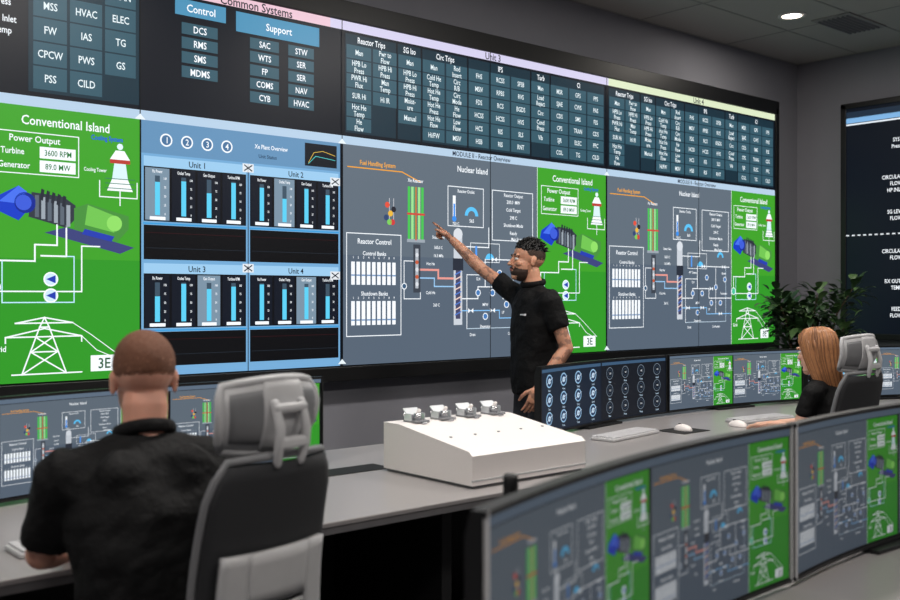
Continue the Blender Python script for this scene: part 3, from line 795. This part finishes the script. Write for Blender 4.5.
# ------------------------------------------------------------------ people
def head(mb,C,R,skin,k=1.,female=False):
    def e(c,r,rot=None): mb.ell(C+R@(Vector(c)*k),Vector(r)*k,skin,rot=(R@rot if rot is not None else R))
    e((0,-.012,.035),(.073,.095,.084)); e((0,.022,-.030),(.060,.068,.082)); e((0,.030,-.062),(.050,.055,.050) if not female else (.044,.05,.046))
    e((0,.066,-.098),(.024,.022,.018)); e((0,.045,-.088),(.043,.04,.020))
    mb.tube([C+R@(Vector((0,.084,.016))*k),C+R@(Vector((0,.097,-.008))*k),C+R@(Vector((0,.108,-.028))*k)],[.008*k,.009*k,.0115*k],skin,n=10)
    for sx in (-1,1):
        e((sx*.010,.097,-.031),(.008,.009,.006)); e((sx*.030,.079,.024),(.026,.010,.008)); e((sx*.040,.066,-.022),(.020,.019,.017))
        e((sx*.073,-.006,-.006),(.007,.018,.028),rz(-sx*.30)); e((sx*.076,-.016,.006),(.005,.011,.018),rz(-sx*.42))
    e((0,.088,-.054),(.022,.010,.006)); e((0,.086,-.066),(.019,.010,.0065))
def face_parts(mb,C,R,k,brow,lips):
    for sx in (-1,1):
        mb.ell(C+R@(Vector((sx*.031,.078,.003))*k),Vector((.0125,.0125,.0085))*k,M_eye,rot=R,nu=14,nv=10)
        mb.ell(C+R@(Vector((sx*.031,.087,.003))*k),Vector((.0055,.004,.0055))*k,M_iris,rot=R,nu=12,nv=8)
        mb.tube([C+R@(Vector((sx*(.016+.012*i),.091-.004*i*i*.6,.024+.004*(1-abs(i-1))))*k) for i in range(4)],[.003*k,.0042*k,.004*k,.002*k],brow,n=8)
    mb.ell(C+R@(Vector((0,.0955,-.054))*k),Vector((.019,.005,.004))*k,lips,rot=R,nu=14,nv=8)
    mb.ell(C+R@(Vector((0,.0935,-.063))*k),Vector((.016,.005,.0048))*k,lips,rot=R,nu=14,nv=8)
def short_hair(mb,C,R,k,mat,vol=1.0,edge=.085,nape=0.,front=0.,raise_=0.,pile=0.):
    # scalp-hugging hair that starts flush at the hairline and thickens upwards
    def hl(y):
        pts=[(-.12,-.050+nape),(-.07,-.040+nape),(-.03,-.010),(.0,.012),(.025,.018),(.040,.050+front),(.060,.072+front),(.1,.080+front)]
        for (a,b_),(c,d) in zip(pts[:-1],pts[1:]):
            if a<=y<=c: return max(raise_,b_+(d-b_)*(y-a)/(c-a))
        return max(raise_,pts[0][1] if y<-.12 else pts[-1][1])
    def fn(q):
        z=q.z+.035; y=q.y-.012; h=hl(y)+random.uniform(-.004,.004); d=(z-h)/.012
        s=max(0,min(1,d)); s=s*s*(3-2*s)
        g=max(0,min(1,(z-h)/.06)); top=max(0,min(1,(z-.05)/.06)); fr=max(0,min(1,(y-.0)/.07))
        f=.945+s*(edge-.028)+g*.03+top*.06*vol+s*fr*pile+s*random.uniform(-.008,.008)
        return q*f
    mb.ell(C+R@(Vector((0,-.012,.035))*k),Vector((.0735,.0955,.0845))*k,mat,rot=R,nu=84,nv=60,fn=fn)
def tufts(mb,C,R,k,mat,n,seed,zmin,rise):
    rnd=random.Random(seed)
    for i in range(n):
        th=rnd.uniform(0,2*pi); ph=rnd.uniform(.25,1.5)
        q=Vector((cos(th)*cos(ph)*.0755,sin(th)*cos(ph)*.098,sin(ph)*.090))
        if q.z+.035<zmin or (q.y>.055 and q.z<.045): continue
        p0=Vector((0,-.012,.035))+q*.99; nrm=Vector((q.x/.0057,q.y/.0096,q.z/.0081)).normalized()
        d=(nrm*.7+Vector((rnd.uniform(-.4,.4),-.55+rnd.uniform(-.3,.5),rnd.uniform(.0,.5)))).normalized()
        L=rise*rnd.uniform(.6,1.2)
        pts=[C+R@(p0*k),C+R@((p0+d*L*.5+nrm*.002)*k),C+R@((p0+d*L+Vector((0,-.004,-.001)))*k)]
        mb.tube(pts,[.0034*k,.0030*k,.0010*k],mat,n=5,round_ends=False)
def beard(mb,C,R,k,mat):
    def fn(q):
        z=q.z-.045; y=q.y+.028
        lim=-.052-.22*max(0,y-.050)+.5*max(0,.03-y); s=max(0,min(1,(lim-z)/.010)); s2=max(0,min(1,(y+.0)/.02))
        return q*(.9+.126*s*s2+random.uniform(-.004,.004))
    mb.ell(C+R@(Vector((0,.028,-.045))*k),Vector((.060,.068,.074))*k,mat,rot=R,nu=48,nv=36,fn=fn)
    mb.tube([C+R@(Vector((sx*.024,.0955-.009*sx*sx,-.0445-.014*sx*sx))*k) for sx in (-1,-.5,0,.5,1)],[.0022*k,.0034*k,.0030*k,.0034*k,.0022*k],mat,n=8)

def hand(mb,w,f,p,right,curls,mat,k=1.,thumb_in=.3):
    w=Vector(w); f=Vector(f).normalized(); p=Vector(p); p=(p-f*p.dot(f)).normalized()
    s=f.cross(p)*(1 if right else -1)
    mb.loft([(w+f*(d*k),a*k,c*k,s,p) for d,a,c in ((-.015,.022,.017),(0,.026,.019),(.03,.035,.019),(.06,.041,.016),(.085,.040,.013),(.094,.034,.010))],mat,n=20,e=2.4)
    for i,(off,L) in enumerate(zip((.0315,.0105,-.0105,-.031),(.072,.080,.074,.058))):
        pos=w+f*(.084*k)+s*(off*k); d0=(f+s*off*2.0).normalized(); pts=[pos-f*.01]; a=0
        for seg,c in zip((.46,.30,.24),curls[i]):
            a+=c; d=d0*cos(a)+p*sin(a); pos=pos+d*(seg*L*k); pts.append(pos)
        mb.tube(pts,[.0088*k,.0088*k,.0080*k,.0066*k],mat,n=10)
    pos=w+f*(.018*k)+s*(.020*k); pts=[pos]
    for L,d in ((.045,f*.62+s*.75+p*thumb_in),(.032,f*.85+s*.40+p*(thumb_in+.05)),(.024,f*.95+s*.15+p*thumb_in)):
        pos=pos+d.normalized()*(L*k); pts.append(pos)
    mb.tube(pts,[.015*k,.0125*k,.0105*k,.008*k],mat,n=10)

def remesh(ob,vox,it,fac=.5):
    m=ob.modifiers.new('remesh','REMESH'); m.mode='VOXEL'; m.voxel_size=vox; m.use_smooth_shade=True
    s=ob.modifiers.new('smooth','SMOOTH'); s.factor=fac; s.iterations=it
def mix(a,b,t): return Vector(a)*(1-t)+Vector(b)*t

def person(name,loc,yaw,J,skin,hairfn,k=1.,female=False,shirt=M_shirt,sleeve=.78,pants=M_pants,handL=None,handR=None,brow=None,collar=True,logo=False,wide=1.):
    root=empty(name,(loc[0],loc[1],0),yaw)
    V={a:Vector(c) for a,c in J.items() if a not in('hrot',)}
    yw,pt,rl=J['hrot']; HR=rz(yw)@rx_(pt)@ry_(rl)
    SX=(V['shR']-V['shL']).normalized()
    up=(V['neck']-V['pelvis']).normalized(); SY=up.cross(SX).normalized()
    HX=Vector((1,0,0)); HY=Vector((0,1,0))
    b=MB()
    hk=k if not female else .95
    head(b,V['head'],HR,skin,hk,female)
    nk=V['head']+HR@Vector((0,-.025,-.06))
    b.tube([mix(V['neck'],V['chest'],.25),V['neck'],mix(V['neck'],nk,.55),nk],[.075*k,.060*k,.053*k,.055*k] if not female else [.06,.05,.043,.045],skin,n=18)
    b.loft([(mix(V['pelvis'],V['chest'],.1),.12*k,.085*k,SX,SY),(V['waist'],.11*k,.08*k,SX,SY),(V['chest'],.14*k,.09*k,SX,SY),(mix(V['chest'],V['neck'],.6),.13*k,.07*k,SX,SY),(V['neck'],.05*k,.05*k,SX,SY)],skin)
    for sd in 'LR':
        sh,el,wr=V['sh'+sd],V['el'+sd],V['wr'+sd]
        b.tube([mix(V['chest'],sh,.6),sh,mix(sh,el,.5),el],[.05*k,.047*k,.042*k,.037*k],skin,n=16)
        b.tube([el,mix(el,wr,.25),mix(el,wr,.6),wr],[.037*k,.0395*k,.033*k,.0245*k],skin,n=16)
        hd=handL if sd=='L' else handR
        hand(b,wr,hd['f'],hd['p'],sd=='R',hd['c'],skin,k if not female else .9)
    o=b.build('skin_body',parent=root); remesh(o,.0042,3,.45)
    b=MB()
    face_parts(b,V['head'],HR,hk,brow or M_hairA,M_lip); b.build('face_details',parent=root)
    b=MB(); hairfn(b,V['head'],HR,hk,V); b.build('hair',parent=root)
    b=MB()
    hip=V['pelvis']-up*.07
    wd=(1.,.88) if not female else (.86,.80)
    a,c_=wd[0]*k*wide,wd[1]*k
    up1=mix(V['chest'],V['neck'],.45); up2=mix(V['chest'],V['neck'],.80)
    b.loft([(hip,.168*a,.132*k,HX,HY),(V['pelvis'],.174*a,.136*k,HX,HY),(mix(V['pelvis'],V['waist'],.6),.165*a,.130*k,(HX+SX).normalized(),SY),(V['waist'],.160*a,.126*k,SX,SY),
            (mix(V['waist'],V['chest'],.5),.168*a,.128*k,SX,SY),(V['chest'],.186*a,.130*k,SX,SY),(up1,.178*a,.112*k,SX,SY),(up2,.125*a,.085*k,SX,SY),(V['neck'],.066*k,.062*k,SX,SY)],shirt,n=32,e=2.3)
    for sd in 'LR':
        sh,el=V['sh'+sd],V['el'+sd]; en=mix(sh,el,sleeve)
        b.tube([mix(V['neck'],V['chest'],.12),mix(mix(V['neck'],V['chest'],.22),sh,.55),sh],[.055*k,.056*k,.060*k],shirt,n=16)
        b.tube([mix(V['chest'],sh,.55)+Vector((0,0,-.02)),sh,mix(sh,el,.35)],[.085*k*wd[0],.070*k*wd[0],.060*k*wd[0]],shirt,n=18)
        b.tube([sh,mix(sh,el,.4),en],[.069*k*wd[0],.061*k*wd[0],.059*k*wd[0]],shirt,n=20,round_ends=False)
        if female is False:
            b.ell(mix(V['chest'],sh,.42)-SY*.055+Vector((0,0,.02)),(.07,.05,.09),shirt)
    o=b.build('polo_shirt',parent=root); remesh(o,.0085,7,.5)
    tx=bpy.data.textures.get('folds') or bpy.data.textures.new('folds','CLOUDS'); tx.noise_scale=.11; tx.noise_depth=2
    dm=o.modifiers.new('folds','DISPLACE'); dm.texture=tx; dm.strength=.024; dm.mid_level=.5
    if collar:
        b=MB(); nb=mix(V['neck'],nk,.10)
        pts=[nb+SX*(.066*k*cos(t))+SY*(.064*k*sin(t))+up*(.010+.010*(-sin(t))) for t in [2*pi*i/40 for i in range(41)]]
        b.tube(pts,.010*k,shirt,n=12,round_ends=False,flat=1.7,up=up)
        b.build('collar',parent=root)
    if logo:
        b=MB(); c=mix(V['chest'],V['neck'],.25)-SX*.085+SY*.128
        b.box(c,(.045,.012,.008),M_logo,bevel=.002); b.box(c+Vector((-.028,-.003,0)),(.010,.012,.012),M_logo,bevel=.002); b.build('chest_logo',parent=root)
    b=MB()
    b.ell(V['pelvis']-up*.03,(.158*a,.118*k,.11),pants)
    b.loft([(V['pelvis']+up*.02,.155*a,.118*k,HX,HY),(V['pelvis']-up*.06,.160*a,.120*k,HX,HY)],pants)
    for sd in 'LR':
        h,kn,an=V['hip'+sd],V['kn'+sd],V['an'+sd]
        b.tube([h,mix(h,kn,.5),kn],[.088*k,.078*k,.062*k],pants,n=18); b.tube([kn,mix(kn,an,.35),mix(kn,an,.98)],[.062*k,.059*k,.050*k],pants,n=18)
    o=b.build('trousers',parent=root); remesh(o,.009,5,.5)
    b=MB()
    for sd in 'LR':
        an=V['an'+sd]
        b.loft([((an.x,an.y-.075,.035),.026,.03,(1,0,0),(0,0,1)),((an.x,an.y-.05,.045),.037,.044,(1,0,0),(0,0,1)),((an.x,an.y,.052),.040,.052,(1,0,0),(0,0,1)),((an.x,an.y+.07,.042),.045,.041,(1,0,0),(0,0,1)),((an.x,an.y+.14,.030),.046,.029,(1,0,0),(0,0,1)),((an.x,an.y+.19,.022),.028,.020,(1,0,0),(0,0,1))],M_shoe,n=20,e=2.6)
        b.tube([(an.x,an.y,.06),(an.x,an.y,.12)],[.043,.043],M_shoe,n=14,round_ends=False)
    b.build('shoes',parent=root)
    return root

relaxed=[(.25,.35,.25),(.28,.38,.25),(.3,.4,.28),(.33,.42,.3)]
flatc=[(.12,.3,.2),(.12,.3,.2),(.14,.3,.2),(.16,.3,.2)]
pointc=[(.03,.05,.03),(1.1,1.3,.9),(1.25,1.35,.9),(1.3,1.35,.9)]
def hairA(b,C,R,k,V):
    short_hair(b,C,R,k,M_hairA2,.1,.070,.004)
    short_hair(b,C,R,k,M_hairA,.45,.080,.010,raise_=.004)
person('seated_man',(-2.445,-2.79),radians(-9),dict(
    pelvis=(0,0,.555),waist=(0,.0,.72),chest=(-.005,.04,.93),neck=(0,.105,1.105),head=(.01,.150,1.242),hrot=(radians(-10),radians(-8),0),
    shL=(-.19,.075,1.045),shR=(.19,.075,1.045),elL=(-.225,.16,.845),elR=(.235,.17,.845),wrL=(-.10,.385,.795),wrR=(.12,.40,.795),
    hipL=(-.09,.02,.55),hipR=(.09,.02,.55),knL=(-.13,.44,.56),knR=(.13,.44,.56),anL=(-.13,.42,.11),anR=(.14,.44,.11)),
    M_skinA,hairA,
    handL=dict(f=(.25,1,-.12),p=(0,0,-1),c=flatc),handR=dict(f=(-.15,1,-.12),p=(0,0,-1),c=flatc),sleeve=.86,wide=1.06)
def hairB(b,C,R,k,V):
    short_hair(b,C,R,k,M_fade,.0,.060,.02,.0)
    short_hair(b,C,R,k,M_hairB,1.2,.075,.01,-.010,raise_=.050,pile=.03)
    tufts(b,C,R,k,M_hairB,420,5,.062,.022)
    beard(b,C,R,k,M_beard)
person('standing_man',(.67,-.98),radians(69),dict(
    pelvis=(0,0,.96),waist=(0,.01,1.10),chest=(0,.0,1.30),neck=(.01,.01,1.505),head=(.02,.045,1.650),hrot=(radians(-2),radians(6),0),
    shL=(-.175,-.005,1.425),shR=(.185,.02,1.445),elL=(-.225,-.085,1.16),elR=(.37,.18,1.605),wrL=(-.225,.09,.945),wrR=(.482,.335,1.79),
    hipL=(-.09,0,.93),hipR=(.09,0,.93),knL=(-.10,.02,.50),knR=(.10,.04,.50),anL=(-.11,-.03,.10),anR=(.12,.02,.10)),
    M_skinB,hairB,brow=M_hairB,wide=.94,logo=True,
    handL=dict(f=(.05,.35,-1),p=(1,0,.1),c=relaxed),handR=dict(f=(.10,.09,.11),p=(-.3,.2,-1),c=pointc),sleeve=.60)
def hairC(b,C,R,k,V):
    rnd=random.Random(3)
    st=[(.128,-.012,.020,.024),(.118,-.013,.052,.062),(.095,-.014,.073,.088),(.06,-.016,.083,.098),(.02,-.026,.087,.090),(-.03,-.032,.087,.082),(-.09,-.044,.086,.070),(-.16,-.062,.080,.056),(-.23,-.076,.068,.046),(-.28,-.082,.052,.034),(-.31,-.085,.028,.018)]
    def P(i,th,off=0.):
        z,cy,rx,ry=st[i]
        q=Vector(((rx+off)*cos(th),cy+(ry+off)*sin(th),z))
        if i<=5: return C+R@(q*k)
        w=(i-5)/3.; w=min(1,w)
        return (C+R@(q*k))*(1-w)+(C+q*k+Vector((0,-.01*w,0)))*w
    n=48; vs=[];fs=[]
    for i in range(len(st)):
        for j in range(n): vs.append(P(i,2*pi*j/n,.0025*sin(j*7.3+i*.4)))
    for i in range(len(st)-1):
        for j in range(n): fs.append([i*n+j,i*n+(j+1)%n,(i+1)*n+(j+1)%n,(i+1)*n+j])
    fs.append(list(range(n))); fs.append([(len(st)-1)*n+j for j in range(n)])
    b.add(vs,fs,M_hairC2,True)
    for s in range(620):
        th=rnd.uniform(0,2*pi)
        fr=abs(((th-pi/2+pi)%(2*pi))-pi)
        i0=rnd.choice((0,0,1,1,2,3)); i1=rnd.choice((7,8,9,10,10)) if fr>.75 else 3
        if fr<.75 and i0>1: continue
        off=rnd.uniform(.0005,.006); tw=rnd.uniform(-.12,.12)
        pts=[P(i,th+tw*(i-i0)/8+rnd.uniform(-.015,.015),off) for i in range(i0,i1+1)]
        if len(pts)<2: continue
        r=[.0016]+[.0024]*(len(pts)-2)+[.0010]
        b.tube(pts,r,M_hairC if rnd.random()<.62 else M_hairC2,n=5,round_ends=False)
person('seated_woman',(1.13,-2.56),radians(2),dict(
    pelvis=(0,0,.55),waist=(0,.0,.70),chest=(0,.03,.88),neck=(0,.075,1.045),head=(0,.105,1.175),hrot=(radians(-12),radians(-6),0),
    shL=(-.150,.05,.985),shR=(.150,.05,.985),elL=(-.19,.10,.80),elR=(.19,.17,.80),wrL=(-.04,.33,.80),wrR=(.15,.38,.785),
    hipL=(-.085,.02,.545),hipR=(.085,.02,.545),knL=(-.10,.42,.55),knR=(.10,.42,.55),anL=(-.10,.40,.11),anR=(.10,.42,.11)),
    M_skinC,hairC,k=.88,female=True,brow=M_hairC2,
    handL=dict(f=(.15,1,-.10),p=(0,0,-1),c=flatc),handR=dict(f=(0,1,-.12),p=(0,0,-1),c=flatc),sleeve=.6)

# ------------------------------------------------------------------ potted plant
b=MB(); rnd=random.Random(11); px,py=4.03,-.75
b.lathe([(.15,0),(.19,.02),(.235,.40),(.245,.42),(.22,.42),(.21,.38),(.02,.37)],(px,py,0),M_pot)
b.lathe([(.205,.375),(.205,.385)],(px,py,0),M_soil)
stems=[]
for i in range(9):
    a=2*pi*i/9; r=.12+.2*rnd.random(); h=1.20+.32*rnd.random()
    pts=[Vector((px+.04*cos(a),py+.04*sin(a),.37)),Vector((px+.3*r*cos(a),py+.3*r*sin(a),.7)),Vector((px+r*.8*cos(a),py+r*.8*sin(a),h-.2)),Vector((px+r*1.2*cos(a),py+r*1.2*sin(a),h))]
    b.tube(pts,[.012,.010,.007,.004],M_bark,n=7); stems.append(pts)
def leaf(p,d,L,w,mat):
    d=d.normalized(); s=d.cross(Vector((0,0,1)))
    if s.length<.05: s=Vector((1,0,0))
    s.normalize(); n=s.cross(d)
    row=[(0,0,0),(.25,.75,.05),(.55,1,.07),(.8,.6,.02),(1,0,-.10)]
    vs=[];fs=[]
    for t,ww,hh in row:
        c=p+d*(t*L)+n*(hh*L); vs+= [c-s*(ww*w)+n*.15*ww*w, c, c+s*(ww*w)+n*.15*ww*w]
    for i in range(4):
        for k in range(2): a=i*3+k; fs.append([a,a+1,a+4,a+3])
    b.add(vs,fs,mat,True)
for i in range(900):
    st=rnd.choice(stems); t=rnd.uniform(.15,1)
    base=mix(st[1],st[2],t*2) if t<.5 else mix(st[2],st[3],(t-.5)*2)
    a=rnd.uniform(0,2*pi); el=rnd.uniform(-.5,.9); d=Vector((cos(a)*cos(el),sin(a)*cos(el),sin(el)))
    off=d*rnd.uniform(.02,.13)
    leaf(base+off,d+Vector((0,0,rnd.uniform(-.3,.3))),rnd.uniform(.08,.13),rnd.uniform(.026,.038),M_leaf if rnd.random()<.7 else M_leaf2)
b.build('potted_plant',fixn=False)

finish_screens()

# ------------------------------------------------------------------ world + camera
w=bpy.data.worlds.new('World'); scene.world=w; w.use_nodes=True
w.node_tree.nodes['Background'].inputs[0].default_value=(.5,.55,.62,1); w.node_tree.nodes['Background'].inputs[1].default_value=.2
cam=bpy.data.cameras.new('camera'); co=bpy.data.objects.new('camera',cam); COL.objects.link(co)
co.location=(-3.45,-5.0,1.45); co.rotation_euler=(radians(90),0,radians(-40.8))
cam.sensor_width=36; cam.lens=40; cam.shift_y=-4/900; cam.clip_start=.05
cam.dof.use_dof=True; cam.dof.focus_distance=5.7; cam.dof.aperture_fstop=3.2
scene.camera=co
